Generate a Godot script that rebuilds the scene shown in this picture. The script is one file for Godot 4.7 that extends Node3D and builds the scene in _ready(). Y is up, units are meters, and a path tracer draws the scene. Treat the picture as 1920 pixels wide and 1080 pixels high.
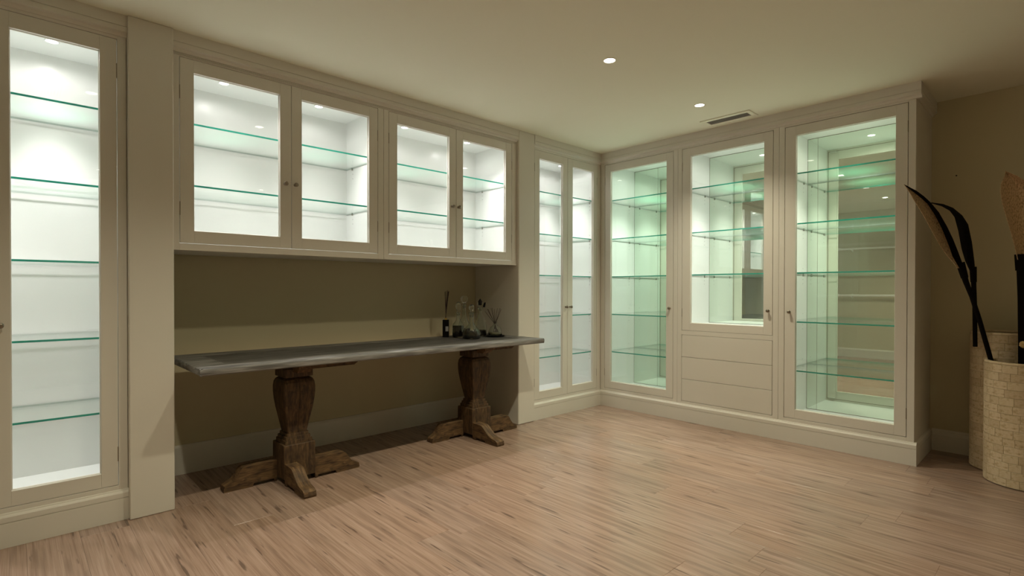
extends Node3D

# ---------------------------------------------------------------- tunables
const EXPOSURE := 1.36
const ROOM_TINT := Color(1.0, 0.97, 0.855)
const SPOT_ROOM := 1.62
const CASE_TINT := Color(1.0, 0.985, 0.975)
const CASE_LIGHT := 2.5
const H := 2.6

var rng := RandomNumberGenerator.new()
var M := {}
var taken := {}

func _ready() -> void:
	rng.seed = 11
	# camera (lens shifted a little, as measured from the photograph)
	var cam := Camera3D.new()
	cam.name = "camera"
	var f := Vector3(-0.72696859, -0.00760445, -0.68662861)
	var r := Vector3(0.68664002, 0.00140534, -0.72699623)
	var u := Vector3(-0.00649335, 0.9999701, -0.00419988)
	cam.transform = Transform3D(Basis(r, u, -f), Vector3(3.37931442, 1.19238274, 4.4598715))
	cam.projection = Camera3D.PROJECTION_FRUSTUM
	cam.near = 0.05
	cam.far = 60.0
	cam.size = 2.0 * cam.near * 540.0 / 992.5551
	cam.frustum_offset = Vector2(0.0, cam.near * 11.4145 / 992.5551)
	add_child(cam)
	cam.current = true
	var we := WorldEnvironment.new()
	we.name = "environment"
	var env := Environment.new()
	env.background_mode = Environment.BG_COLOR
	env.background_color = Color(0, 0, 0)
	env.tonemap_mode = Environment.TONE_MAPPER_LINEAR
	env.tonemap_exposure = EXPOSURE
	env.sdfgi_enabled = true
	env.ssao_enabled = true
	env.ssil_enabled = true
	we.environment = env
	add_child(we)
	make_materials()
	build_shell()
	build_trim()
	build_cases()
	build_ceiling_fittings()
	build_table()
	build_bottles()
	build_vases()
	build_leaves()
	build_unseen_wall()

# ---------------------------------------------------------------- mesh helpers
func mb() -> SurfaceTool:
	var st := SurfaceTool.new()
	st.begin(Mesh.PRIMITIVE_TRIANGLES)
	st.set_smooth_group(-1)
	return st

func tri(st: SurfaceTool, a: Vector3, b: Vector3, c: Vector3, out: Vector3) -> void:
	if (b - a).cross(c - a).dot(out) > 0.0:
		var t := b
		b = c
		c = t
	st.add_vertex(a)
	st.add_vertex(b)
	st.add_vertex(c)

func quad(st: SurfaceTool, a: Vector3, b: Vector3, c: Vector3, d: Vector3, out: Vector3) -> void:
	tri(st, a, b, c, out)
	tri(st, a, c, d, out)

func box(st: SurfaceTool, lo: Vector3, hi: Vector3, bev := 0.0) -> void:
	var c := (lo + hi) * 0.5
	var h := (hi - lo) * 0.5
	var e: float = minf(bev, minf(h.x, minf(h.y, h.z)) * 0.9)
	for ax in 3:
		var p := (ax + 1) % 3
		var q := (ax + 2) % 3
		for s in [-1.0, 1.0]:
			var v: Array[Vector3] = []
			for k in [[-1, -1], [1, -1], [1, 1], [-1, 1]]:
				var w := Vector3.ZERO
				w[ax] = s * h[ax]
				w[p] = k[0] * (h[p] - e)
				w[q] = k[1] * (h[q] - e)
				v.append(c + w)
			var n := Vector3.ZERO
			n[ax] = s
			quad(st, v[0], v[1], v[2], v[3], n)
		if e > 0.0:
			for sp in [-1.0, 1.0]:
				for sq in [-1.0, 1.0]:
					var v2: Array[Vector3] = []
					for k in [[-1, 0], [1, 0], [1, 1], [-1, 1]]:
						var w := Vector3.ZERO
						w[ax] = k[0] * (h[ax] - e)
						w[p] = sp * (h[p] - (e if k[1] == 0 else 0.0))
						w[q] = sq * (h[q] - (0.0 if k[1] == 0 else e))
						v2.append(c + w)
					var n := Vector3.ZERO
					n[p] = sp
					n[q] = sq
					quad(st, v2[0], v2[1], v2[2], v2[3], n)
	if e > 0.0:
		for sx in [-1.0, 1.0]:
			for sy in [-1.0, 1.0]:
				for sz in [-1.0, 1.0]:
					var s := Vector3(sx, sy, sz)
					tri(st, c + s * Vector3(h.x, h.y - e, h.z - e), c + s * Vector3(h.x - e, h.y, h.z - e), c + s * Vector3(h.x - e, h.y - e, h.z), s)

# a polygon in the plane (px, py) swept along "along"
func sweep(st: SurfaceTool, poly: PackedVector2Array, origin: Vector3, px: Vector3, py: Vector3, along: Vector3) -> void:
	var n := poly.size()
	var mid := Vector2.ZERO
	for p in poly:
		mid += p / n
	var area := 0.0
	for i in n:
		area += poly[i].cross(poly[(i + 1) % n])
	for i in n:
		var a := poly[i]
		var b := poly[(i + 1) % n]
		var d := b - a
		var o2 := Vector2(d.y, -d.x) if area > 0.0 else Vector2(-d.y, d.x)
		var A := origin + px * a.x + py * a.y
		var B := origin + px * b.x + py * b.y
		quad(st, A, B, B + along, A + along, px * o2.x + py * o2.y)
	var ids := Geometry2D.triangulate_polygon(poly)
	for k in range(0, ids.size(), 3):
		var t: Array[Vector3] = []
		for j in 3:
			t.append(origin + px * poly[ids[k + j]].x + py * poly[ids[k + j]].y)
		tri(st, t[0], t[1], t[2], -along)
		tri(st, t[0] + along, t[1] + along, t[2] + along, along)

func lathe(st: SurfaceTool, prof: Array, seg := 24, at := Vector3.ZERO) -> void:
	for i in prof.size() - 1:
		var a: Vector2 = prof[i]
		var b: Vector2 = prof[i + 1]
		var d := b - a
		for k in seg:
			var t0 := TAU * k / seg
			var t1 := TAU * (k + 1) / seg
			var c0 := Vector3(cos(t0), 0, sin(t0))
			var c1 := Vector3(cos(t1), 0, sin(t1))
			var out := (c0 + c1) * d.y + Vector3(0, -2.0 * d.x, 0)
			var A := at + c0 * a.x + Vector3.UP * a.y
			var B := at + c1 * a.x + Vector3.UP * a.y
			var C := at + c1 * b.x + Vector3.UP * b.y
			var D := at + c0 * b.x + Vector3.UP * b.y
			if a.x > 0.00001:
				tri(st, A, B, C, out)
			if b.x > 0.00001:
				tri(st, A, C, D, out)

# square section lofted up a list of (half width, height)
func square_loft(st: SurfaceTool, prof: Array, ch: float) -> void:
	var rings := []
	for p in prof:
		var w: float = p.x
		var c: float = minf(ch, w * 0.4)
		var ring: Array[Vector3] = []
		for k in [[w, -w + c], [w, w - c], [w - c, w], [-w + c, w], [-w, w - c], [-w, -w + c], [-w + c, -w], [w - c, -w]]:
			ring.append(Vector3(k[0], p.y, k[1]))
		rings.append(ring)
	for i in rings.size() - 1:
		var dy: float = prof[i + 1].y - prof[i].y
		var dx: float = prof[i + 1].x - prof[i].x
		for k in 8:
			var a: Vector3 = rings[i][k]
			var b: Vector3 = rings[i][(k + 1) % 8]
			var c: Vector3 = rings[i + 1][(k + 1) % 8]
			var d: Vector3 = rings[i + 1][k]
			var o := a + b
			o.y = 0
			quad(st, a, b, c, d, o.normalized() * maxf(absf(dy), 0.0001) + Vector3(0, -dx, 0))
	for e in [0, rings.size() - 1]:
		var c := Vector3(0, prof[e].y, 0)
		for k in 8:
			tri(st, c, rings[e][k], rings[e][(k + 1) % 8], Vector3.DOWN if e == 0 else Vector3.UP)

func tube(st: SurfaceTool, pts: Array, rad: Array, seg := 8) -> void:
	var rings := []
	for i in pts.size():
		var d: Vector3 = (pts[mini(i + 1, pts.size() - 1)] - pts[maxi(i - 1, 0)]).normalized()
		var a := d.cross(Vector3(0.31, 0.2, 0.93)).normalized()
		var b := d.cross(a)
		var ring: Array[Vector3] = []
		for k in seg:
			ring.append(pts[i] + (a * cos(TAU * k / seg) + b * sin(TAU * k / seg)) * rad[i])
		rings.append(ring)
	for i in pts.size() - 1:
		for k in seg:
			var m: Vector3 = (rings[i][k] + rings[i][(k + 1) % seg]) * 0.5 - pts[i]
			quad(st, rings[i][k], rings[i][(k + 1) % seg], rings[i + 1][(k + 1) % seg], rings[i + 1][k], m)
	for k in seg:
		tri(st, pts[0], rings[0][k], rings[0][(k + 1) % seg], pts[0] - pts[1])
		var e := pts.size() - 1
		tri(st, pts[e], rings[e][k], rings[e][(k + 1) % seg], pts[e] - pts[e - 1])

func mesh_of(st: SurfaceTool, m: Material) -> ArrayMesh:
	st.generate_normals()
	var me := st.commit()
	me.surface_set_material(0, m)
	return me

func numbered(called: String) -> String:
	var k: int = taken.get(called, -1) + 1
	taken[called] = k
	return called if k == 0 else "%s_%03d" % [called, k]

func part(called: String, st: SurfaceTool, m: Material, parent: Node, label := "") -> MeshInstance3D:
	return put(called, mesh_of(st, m), parent, Transform3D(), label)

func put(called: String, me: Mesh, parent: Node, at := Transform3D(), label := "") -> MeshInstance3D:
	var o := MeshInstance3D.new()
	o.mesh = me
	o.transform = at
	o.cast_shadow = GeometryInstance3D.SHADOW_CASTING_SETTING_ON
	if parent == self:
		o.name = numbered(called)
	else:
		var n := 0
		for c in parent.get_children():
			if String(c.name).begins_with(called) and (String(c.name) == called or String(c.name).substr(called.length()).begins_with("_0") or String(c.name).substr(called.length()).begins_with("_1") or String(c.name).substr(called.length()).begins_with("_2")):
				n += 1
		o.name = called if n == 0 else "%s_%03d" % [called, n]
	if label != "":
		o.set_meta("label", label)
	parent.add_child(o, true)
	return o

func thing(called: String, label: String, category: String, at := Vector3.ZERO, turn := 0.0, group := "") -> Node3D:
	var o := Node3D.new()
	o.name = numbered(called)
	o.position = at
	o.rotation.y = turn
	o.set_meta("label", label)
	o.set_meta("category", category)
	if group != "":
		o.set_meta("group", group)
	add_child(o, true)
	return o

func struct_node(called: String, label: String, category: String) -> Node3D:
	var o := thing(called, label, category)
	o.set_meta("kind", "structure")
	return o

func struct(called: String, st: SurfaceTool, m: Material, label: String, category: String) -> MeshInstance3D:
	var o := part(called, st, m, self, label)
	o.set_meta("category", category)
	o.set_meta("kind", "structure")
	return o

# ---------------------------------------------------------------- materials
func lin(r: float, g: float, b: float) -> Color:
	return Color(r, g, b).linear_to_srgb()

func mat(c: Color, rough := 0.5, metal := 0.0, spec := 0.5) -> StandardMaterial3D:
	var m := StandardMaterial3D.new()
	m.albedo_color = c
	m.roughness = rough
	m.metallic = metal
	m.metallic_specular = spec
	return m

func grain_image(w: int, h: int, base: Color, dark: Color, light: Color, sx: float, sy: float, seed_n: int, knots: float, along_x := false) -> ImageTexture:
	# streaks run along the image's y axis; the image repeats
	var n1 := FastNoiseLite.new()
	n1.seed = seed_n
	n1.frequency = 1.0
	n1.noise_type = FastNoiseLite.TYPE_SIMPLEX_SMOOTH
	n1.fractal_octaves = 4
	var n2 := FastNoiseLite.new()
	n2.seed = seed_n + 5
	n2.frequency = 1.0
	n2.noise_type = FastNoiseLite.TYPE_SIMPLEX
	n2.fractal_octaves = 2
	var im := Image.create(w, h, false, Image.FORMAT_RGB8)
	for y in h:
		var v := float(y) / h
		# circle in v keeps the wrap seamless
		var cv := cos(TAU * v) * sy
		var sv := sin(TAU * v) * sy
		for x in w:
			var uu := float(x) / w * sx
			var a := n1.get_noise_3d(uu, cv, sv)
			var b := n2.get_noise_3d(uu * 4.0, cv * 2.2, sv * 2.2)
			var t := clampf(0.5 + a * 0.75 + b * 0.35, 0.0, 1.0)
			var c := dark.lerp(base, smoothstep(0.0, 0.5, t)) if t < 0.5 else base.lerp(light, smoothstep(0.5, 1.0, t))
			var mo := n2.get_noise_3d(uu * 0.42 + 71.0, cv * 1.3 + 3.0, sv * 1.3) + 0.6 * n1.get_noise_3d(uu * 1.6 + 41.0, cv * 1.8, sv * 1.8)
			c = c.lerp(dark * 0.86, clampf(mo * 0.6, 0.0, 0.5))
			if knots > 0.0:
				var k := n2.get_noise_3d(uu * 0.42 + 31.0, cv * 1.6 + 7.0, sv * 1.6)
				var k2 := n1.get_noise_3d(uu * 1.6 + 11.0, cv * 4.0, sv * 4.0)
				var q := smoothstep(0.56, 0.88, k + 0.50 * k2) * knots
				c = c.lerp(dark * 0.55, q)
			im.set_pixel(x, y, c)
	if along_x:
		im.rotate_90(CLOCKWISE)
	im.generate_mipmaps()
	return ImageTexture.create_from_image(im)

func noise_tex(freq: float, ramp: Array, seed_n: int, octaves := 4, size := 512) -> NoiseTexture2D:
	var n := FastNoiseLite.new()
	n.seed = seed_n
	n.frequency = freq
	n.fractal_octaves = octaves
	var g := Gradient.new()
	g.offsets = PackedFloat32Array(ramp.map(func(x): return x[0]))
	g.colors = PackedColorArray(ramp.map(func(x): return x[1]))
	var t := NoiseTexture2D.new()
	t.width = size
	t.height = size
	t.seamless = true
	t.noise = n
	t.color_ramp = g
	return t

func triplanar(m: StandardMaterial3D, scale: Vector3, offset := Vector3.ZERO) -> StandardMaterial3D:
	m.uv1_triplanar = true
	m.uv1_scale = scale
	m.uv1_offset = offset
	m.uv1_triplanar_sharpness = 6.0
	return m

func make_materials() -> void:
	M.paint = mat(lin(0.70, 0.665, 0.59), 0.38)
	M.gap = mat(lin(0.20, 0.17, 0.12), 0.8)
	M.interior = mat(lin(0.76, 0.775, 0.755), 0.28)
	M.wall = mat(lin(0.58, 0.52, 0.355), 0.85, 0.0, 0.3)
	M.wall_pale = mat(lin(0.70, 0.665, 0.54), 0.85, 0.0, 0.3)
	M.wall_mid = mat(lin(0.60, 0.55, 0.42), 0.85, 0.0, 0.3)
	M.ceiling = mat(lin(0.86, 0.835, 0.68), 0.9, 0.0, 0.3)
	# pane: smooth, nearly clear
	var p := mat(Color(0.93, 0.97, 0.95, 0.015), 0.02)
	p.transparency = BaseMaterial3D.TRANSPARENCY_ALPHA
	M.pane = p
	var s := mat(lin(0.22, 0.80, 0.52), 0.03)
	s.albedo_color.a = 0.007
	s.transparency = BaseMaterial3D.TRANSPARENCY_ALPHA
	s.backlight_enabled = true
	s.backlight = lin(0.003, 0.018, 0.011)
	M.shelf = s
	var e := mat(lin(0.008, 0.25, 0.195), 0.15)
	e.backlight_enabled = true
	e.backlight = lin(0.03, 0.52, 0.42)
	M.shelf_edge = e
	M.shelf_back = mat(lin(0.20, 0.27, 0.235), 0.3)
	M.mirror = mat(lin(0.76, 0.86, 0.76), 0.012, 1.0)
	M.steel = mat(lin(0.36, 0.34, 0.31), 0.3, 1.0)
	M.pewter = mat(lin(0.30, 0.26, 0.21), 0.28, 1.0)
	M.dark = mat(lin(0.015, 0.012, 0.010), 0.7)
	var l := mat(Color(1, 1, 1), 0.4)
	l.emission_enabled = true
	l.emission = Color(1.0, 0.97, 0.92)
	l.emission_energy_multiplier = 6.0
	M.lens = l
	# floor boards
	var planks := grain_image(512, 1024, Color(0.630, 0.532, 0.470), Color(0.560, 0.462, 0.400), Color(0.680, 0.585, 0.525), 26.0, 0.46, 3, 0.6)
	var pr := noise_tex(0.02, [[0.0, Color(0.36, 0.36, 0.36)], [1.0, Color(0.56, 0.56, 0.56)]], 8)
	M.planks = []
	for k in 5:
		var m := mat(Color(1, 1, 1).lerp([Color(0.945, 0.935, 0.925), Color(0.96, 0.95, 0.94), Color(0.925, 0.925, 0.925), Color(0.96, 0.96, 0.96), Color(0.945, 0.93, 0.915)][k], 1.0), 0.5, 0.0, 0.45)
		m.albedo_texture = planks
		m.roughness_texture = pr
		M.planks.append(m)
	M.subfloor = mat(lin(0.10, 0.07, 0.05), 0.9)
	# table: grey weathered top, brown old timber below
	var grey := grain_image(256, 512, Color(0.45, 0.445, 0.44), Color(0.31, 0.305, 0.30), Color(0.62, 0.615, 0.61), 14.0, 0.5, 21, 0.35, true)
	M.top_panel = triplanar(mat(Color(0.72, 0.71, 0.70), 0.55), Vector3(0.7, 2.2, 2.2))
	M.top_panel.albedo_texture = grey
	M.top_edge = triplanar(mat(Color(1.0, 0.99, 0.97), 0.6), Vector3(0.7, 2.2, 2.2), Vector3(0.37, 0.2, 0.61))
	M.top_edge.albedo_texture = grey
	var brown := grain_image(256, 512, Color(0.40, 0.305, 0.195), Color(0.24, 0.17, 0.10), Color(0.53, 0.42, 0.28), 14.0, 0.9, 41, 0.5)
	M.timber = triplanar(mat(Color(0.80, 0.78, 0.75), 0.65), Vector3(3.0, 1.6, 3.0))
	M.timber.albedo_texture = brown
	M.timber_foot = triplanar(mat(Color(0.93, 0.91, 0.88), 0.7), Vector3(1.5, 3.0, 3.0), Vector3(0.3, 0.1, 0.2))
	M.timber_foot.albedo_texture = grain_image(256, 512, Color(0.40, 0.305, 0.195), Color(0.24, 0.17, 0.10), Color(0.53, 0.42, 0.28), 12.0, 0.7, 43, 0.4, true)
	# glassware
	var g := mat(Color(0.97, 0.99, 0.98, 0.0), 0.0)
	g.refraction_enabled = true
	g.refraction_scale = 0.05
	g.transparency = BaseMaterial3D.TRANSPARENCY_ALPHA
	M.glass = g
	M.liquid = mat(lin(0.004, 0.002, 0.001), 0.1, 0.0, 0.2)
	M.pale_liquid = mat(lin(0.24, 0.20, 0.12), 0.08)
	M.black = mat(lin(0.005, 0.0045, 0.0045), 0.5, 0.0, 0.25)
	M.label = mat(lin(0.32, 0.31, 0.31), 0.6)
	M.gold = mat(lin(0.62, 0.42, 0.14), 0.3, 1.0)
	M.reed = mat(lin(0.045, 0.022, 0.018), 0.8)
	# vases
	M.tiles = []
	var cols := [lin(0.62, 0.50, 0.33), lin(0.67, 0.545, 0.37), lin(0.57, 0.45, 0.29), lin(0.64, 0.52, 0.345)]
	for k in 4:
		var tm := triplanar(mat(cols[k], 0.62), Vector3(3.1, 4.3, 3.1), Vector3(k * 0.23, k * 0.41, 0))
		tm.albedo_texture = noise_tex(0.012, [[0.0, Color(0.70, 0.64, 0.56)], [0.25, Color(0.90, 0.87, 0.81)], [0.5, Color(1, 1, 1)], [1.0, Color(0.94, 0.915, 0.86)]], 60 + k, 5)
		tm.heightmap_enabled = true
		tm.heightmap_scale = 0.03
		tm.heightmap_texture = noise_tex(0.03, [[0.0, Color(0, 0, 0)], [1.0, Color(1, 1, 1)]], 80 + k, 4, 256)
		M.tiles.append(tm)
	M.grout = mat(lin(0.40, 0.31, 0.19), 0.9)
	# leaf metal
	var br := triplanar(mat(lin(0.85, 0.715, 0.53), 0.55, 0.1), Vector3(3.2, 1.6, 3.2))
	br.albedo_texture = noise_tex(0.06, [[0.0, Color(0.30, 0.24, 0.18)], [0.30, Color(0.80, 0.73, 0.65)], [0.6, Color(0.92, 0.87, 0.80)], [1.0, Color(1, 0.97, 0.9)]], 91, 5)
	M.bronze = br
	M.iron = mat(lin(0.006, 0.0045, 0.0035), 0.8, 0.0, 0.2)
	M.rail = mat(lin(0.92, 0.91, 0.87), 0.35)
	M.plastic = mat(lin(0.66, 0.64, 0.58), 0.5)

# ---------------------------------------------------------------- room shell
const X0 := -0.575
const X1 := 5.2
const Z0 := -0.575
const Z1 := 5.41

func build_shell() -> void:
	# floor: every board a piece
	var floor_n := struct_node("floor", "taupe oak-look laminate floor boards running away from the long cabinet wall", "floor")
	var sub := mb()
	box(sub, Vector3(X0 - 0.15, -0.12, Z0 - 0.15), Vector3(X1 + 0.15, -0.009, Z1 + 0.15))
	part("screed", sub, M.subfloor, floor_n)
	var w := 0.192
	var row := 0
	var z := Z0
	while z < Z1:
		var zh: float = minf(z + w, Z1)
		var x: float = X0 - rng.randf() * 1.1
		while x < X1:
			var xh: float = minf(x + 1.285, X1)
			var xl: float = maxf(x, X0)
			if xh - xl > 0.02:
				var st := mb()
				plank(st, Vector3(xl, -0.009, z), Vector3(xh, 0.0, zh), rng.randf(), rng.randf())
				part("plank", st, M.planks[rng.randi() % 5], floor_n)
			x += 1.285
		z += w
		row += 1
	# ceiling and walls
	var st := mb()
	box(st, Vector3(X0 - 0.15, H, Z0 - 0.15), Vector3(X1 + 0.15, H + 0.15, Z1 + 0.15))
	struct("ceiling", st, M.ceiling, "plain cream plaster ceiling with recessed downlights", "ceiling")
	var wl := struct_node("wall_left", "beige wall at the back of the table niche", "wall")
	st = mb()
	box(st, Vector3(X0 - 0.15, 0, Z0 - 0.15), Vector3(X0, H, Z1 + 0.15))
	part("plaster", st, M.wall, wl)
	st = mb()
	box(st, Vector3(X0, 0, 3.8225), Vector3(0.046, H, 4.0225), 0.004)
	struct("trim_8", st, M.paint, "wide white pier nearer the camera, between the left edge cabinet and the niche", "pier")
	st = mb()
	box(st, Vector3(X0, 0, 1.0115), Vector3(0.029, H, 1.2145), 0.006)
	struct("trim_9", st, M.paint, "white pier at the far end of the niche, behind the table end", "pier")
	st = mb()
	box(st, Vector3(X0, 0, Z0 - 0.15), Vector3(X1 + 0.15, H, Z0))
	struct("wall_back", st, M.wall, "dim beige wall to the right of the mirrored cabinets, behind the tall vases", "wall")
	st = mb()
	box(st, Vector3(X1, 0, Z0), Vector3(X1 + 0.15, H, Z1 + 0.15))
	struct("wall_right", st, M.wall_pale, "plain beige side wall outside the frame, opposite the long cabinet run", "wall")
	st = mb()
	box(st, Vector3(X0, 0, Z1), Vector3(X1, H, Z1 + 0.15))
	struct("wall_front", st, M.wall_mid, "beige wall with white rails, seen only in the cabinet mirrors", "wall")

func plank(st: SurfaceTool, lo: Vector3, hi: Vector3, uo: float, vo: float) -> void:
	# chamfered board with its grain (texture v) along x; 1.0 of texture = 0.55 m across, 2.2 m along
	var e := 0.0006
	var a := Vector3(lo.x + 0.0002, 0, lo.z + 0.0002)
	var b := Vector3(hi.x - 0.0002, 0, hi.z - 0.0002)
	var top := [Vector3(a.x + e, hi.y, a.z + e), Vector3(b.x - e, hi.y, a.z + e), Vector3(b.x - e, hi.y, b.z - e), Vector3(a.x + e, hi.y, b.z - e)]
	var mid := [Vector3(a.x, hi.y - e, a.z), Vector3(b.x, hi.y - e, a.z), Vector3(b.x, hi.y - e, b.z), Vector3(a.x, hi.y - e, b.z)]
	var bot := [Vector3(a.x, lo.y, a.z), Vector3(b.x, lo.y, a.z), Vector3(b.x, lo.y, b.z), Vector3(a.x, lo.y, b.z)]
	var faces := [[top[0], top[1], top[2], top[3], Vector3.UP]]
	for k in 4:
		var n: Vector3 = (mid[k] + mid[(k + 1) % 4]) * 0.5 - (a + b) * 0.5
		n.y = 0
		n = n.normalized()
		faces.append([mid[k], mid[(k + 1) % 4], top[(k + 1) % 4], top[k], n + Vector3.UP])
		faces.append([bot[k], bot[(k + 1) % 4], mid[(k + 1) % 4], mid[k], n])
	for fc in faces:
		var v := [fc[0], fc[1], fc[2], fc[3]]
		var ids := [0, 1, 2, 0, 2, 3]
		if (v[1] - v[0]).cross(v[2] - v[0]).dot(fc[4]) > 0.0:
			ids = [0, 2, 1, 0, 3, 2]
		for i in ids:
			var p: Vector3 = v[i]
			st.set_uv(Vector2((p.z - lo.z) / 0.55 + uo, (p.x - lo.x) / 2.2 + vo))
			st.add_vertex(p)

# ---------------------------------------------------------------- plinths, cornices, skirting
func build_trim() -> void:
	# profile: x = out from the cabinet face, y = height
	var plinth := PackedVector2Array([Vector2(-0.03, 0), Vector2(0.0142, 0), Vector2(0.0142, 0.1125), Vector2(0.0105, 0.1135), Vector2(0.0105, 0.1155), Vector2(0.0142, 0.1165), Vector2(0.0142, 0.140), Vector2(0.0105, 0.1465), Vector2(0.0055, 0.150), Vector2(0.0035, 0.156), Vector2(0.0, 0.158), Vector2(-0.03, 0.158)])
	var cornice := PackedVector2Array([Vector2(-0.02, 2.478), Vector2(0.0, 2.494), Vector2(0.006, 2.496), Vector2(0.0085, 2.503), Vector2(0.014, 2.510), Vector2(0.024, 2.5135), Vector2(0.030, 2.517), Vector2(0.030, 2.5385), Vector2(0.0265, 2.5395), Vector2(0.0265, 2.5425), Vector2(0.030, 2.5435), Vector2(0.030, H), Vector2(-0.02, H)])
	cornice[0] = Vector2(-0.02, 2.494)
	var X := Vector3.RIGHT
	var Y := Vector3.UP
	var Z := Vector3.BACK
	var st := mb()
	sweep(st, plinth, Vector3(0, 0, 0.0142), X, Y, Vector3(0, 0, 1.0115 - 0.0142))
	struct("trim_1", st, M.paint, "moulded plinth under the narrow corner cabinet with paired doors", "plinth")
	st = mb()
	sweep(st, plinth, Vector3(0, 0, 4.0225), X, Y, Vector3(0, 0, 1.0275))
	struct("trim_2", st, M.paint, "scuffed moulded plinth at lower left, under the cabinet left of the wide pier", "plinth")
	st = mb()
	sweep(st, plinth, Vector3(-0.03, 0, 0), Z, Y, Vector3(2.676 + 0.0142, 0, 0))
	sweep(st, plinth, Vector3(2.646, 0, -0.575), X, Y, Vector3(0, 0, 0.575))
	struct("trim_3", st, M.paint, "long moulded plinth under the three mirrored cabinets", "plinth")
	st = mb()
	sweep(st, cornice, Vector3(0, 0, 0.0), X, Y, Vector3(0, 0, 1.0115))
	struct("trim_4", st, M.paint, "short cornice over the narrow corner cabinet", "cornice")
	st = mb()
	var cu := cornice.duplicate()
	sweep(st, cu, Vector3(0, 0, 1.2145), X, Y, Vector3(0, 0, 2.608))
	for k in 2:
		box(st, Vector3(-0.01, 2.4815 + 0.006 * k, 1.2145), Vector3(0.005, 2.4850 + 0.006 * k, 3.8225), 0.0015)
	struct("trim_5", st, M.paint, "long ribbed cornice over the wall cupboards above the table", "cornice")
	st = mb()
	sweep(st, cornice, Vector3(0, 0, 4.0225), X, Y, Vector3(0, 0, 1.0275))
	struct("trim_6", st, M.paint, "cornice at upper left over the cabinet left of the wide pier", "cornice")
	st = mb()
	sweep(st, cornice, Vector3(-0.02, 0, 0), Z, Y, Vector3(2.666 + 0.030, 0, 0))
	sweep(st, cornice, Vector3(2.646, 0, -0.575), X, Y, Vector3(0, 0, 0.575))
	struct("trim_7", st, M.paint, "cornice running over the three mirrored cabinets and round their end", "cornice")
	# skirting boards
	var skirt := PackedVector2Array([Vector2(0, 0), Vector2(0.020, 0), Vector2(0.020, 0.113), Vector2(0.0165, 0.114), Vector2(0.0165, 0.1165), Vector2(0.020, 0.1175), Vector2(0.018, 0.140), Vector2(0.012, 0.148), Vector2(0.010, 0.158), Vector2(0, 0.160)])
	var plain := PackedVector2Array([Vector2(0, 0), Vector2(0.018, 0), Vector2(0.018, 0.172), Vector2(0.012, 0.186), Vector2(0, 0.188)])
	st = mb()
	sweep(st, plain, Vector3(X0, 0, 1.2145), X, Y, Vector3(0, 0, 2.608))
	struct("baseboard_left", st, M.paint, "white skirting board in shadow under the table niche", "baseboard")
	st = mb()
	sweep(st, skirt, Vector3(2.66, 0, Z0), Z, Y, Vector3(X1 - 2.66, 0, 0))
	struct("baseboard_back", st, M.paint, "white skirting board behind the two tall vases", "baseboard")
	st = mb()
	sweep(st, skirt, Vector3(X1, 0, Z0), Vector3.LEFT, Y, Vector3(0, 0, Z1 - Z0))
	struct("baseboard_right", st, M.paint, "white skirting along the unseen side wall", "baseboard")
	st = mb()
	sweep(st, skirt, Vector3(X0, 0, Z1), Vector3.FORWARD, Y, Vector3(X1 - X0, 0, 0))
	struct("baseboard_front", st, M.paint, "white skirting under the rails, seen in the mirror", "baseboard")

# ---------------------------------------------------------------- cabinets
func spot(parent: Node, at: Vector3, energy: float, tint: Color, angle: float, blend: float, size: float, tilt := 0.0) -> void:
	var l := SpotLight3D.new()
	l.name = "spot_lamp"
	l.position = at
	l.rotation = Vector3(-PI / 2 + deg_to_rad(tilt), PI, 0)
	l.light_color = tint
	l.light_energy = energy
	l.spot_angle = angle
	l.spot_angle_attenuation = blend
	l.spot_range = 12.0
	l.spot_attenuation = 2.0
	l.light_size = size
	l.shadow_enabled = true
	parent.add_child(l, true)

func downlight_parts(o: Node3D, at: Vector3, r: float, m: Material) -> void:
	var st := mb()
	lathe(st, [Vector2(r, -0.0005), Vector2(r * 1.02, -0.003), Vector2(r * 1.12, -0.0035), Vector2(r * 1.17, -0.001), Vector2(r * 1.17, 0.001), Vector2(r, 0.001)], 28, at)
	part("trim_ring", st, m, o)
	st = mb()
	lathe(st, [Vector2(0, -0.0015), Vector2(r, -0.0012), Vector2(r, 0.0008), Vector2(0, 0.0008)], 24, at)
	part("lens", st, M.lens, o)

func knob_mesh() -> ArrayMesh:
	var st := mb()
	st.set_smooth_group(0)
	lathe(st, [Vector2(0, 0), Vector2(0.0095, 0), Vector2(0.0095, 0.002), Vector2(0.0055, 0.004), Vector2(0.005, 0.012), Vector2(0.009, 0.016), Vector2(0.0128, 0.020), Vector2(0.0138, 0.024), Vector2(0.0125, 0.028), Vector2(0.008, 0.031), Vector2(0, 0.032)], 16)
	return mesh_of(st, M.pewter)

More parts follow.
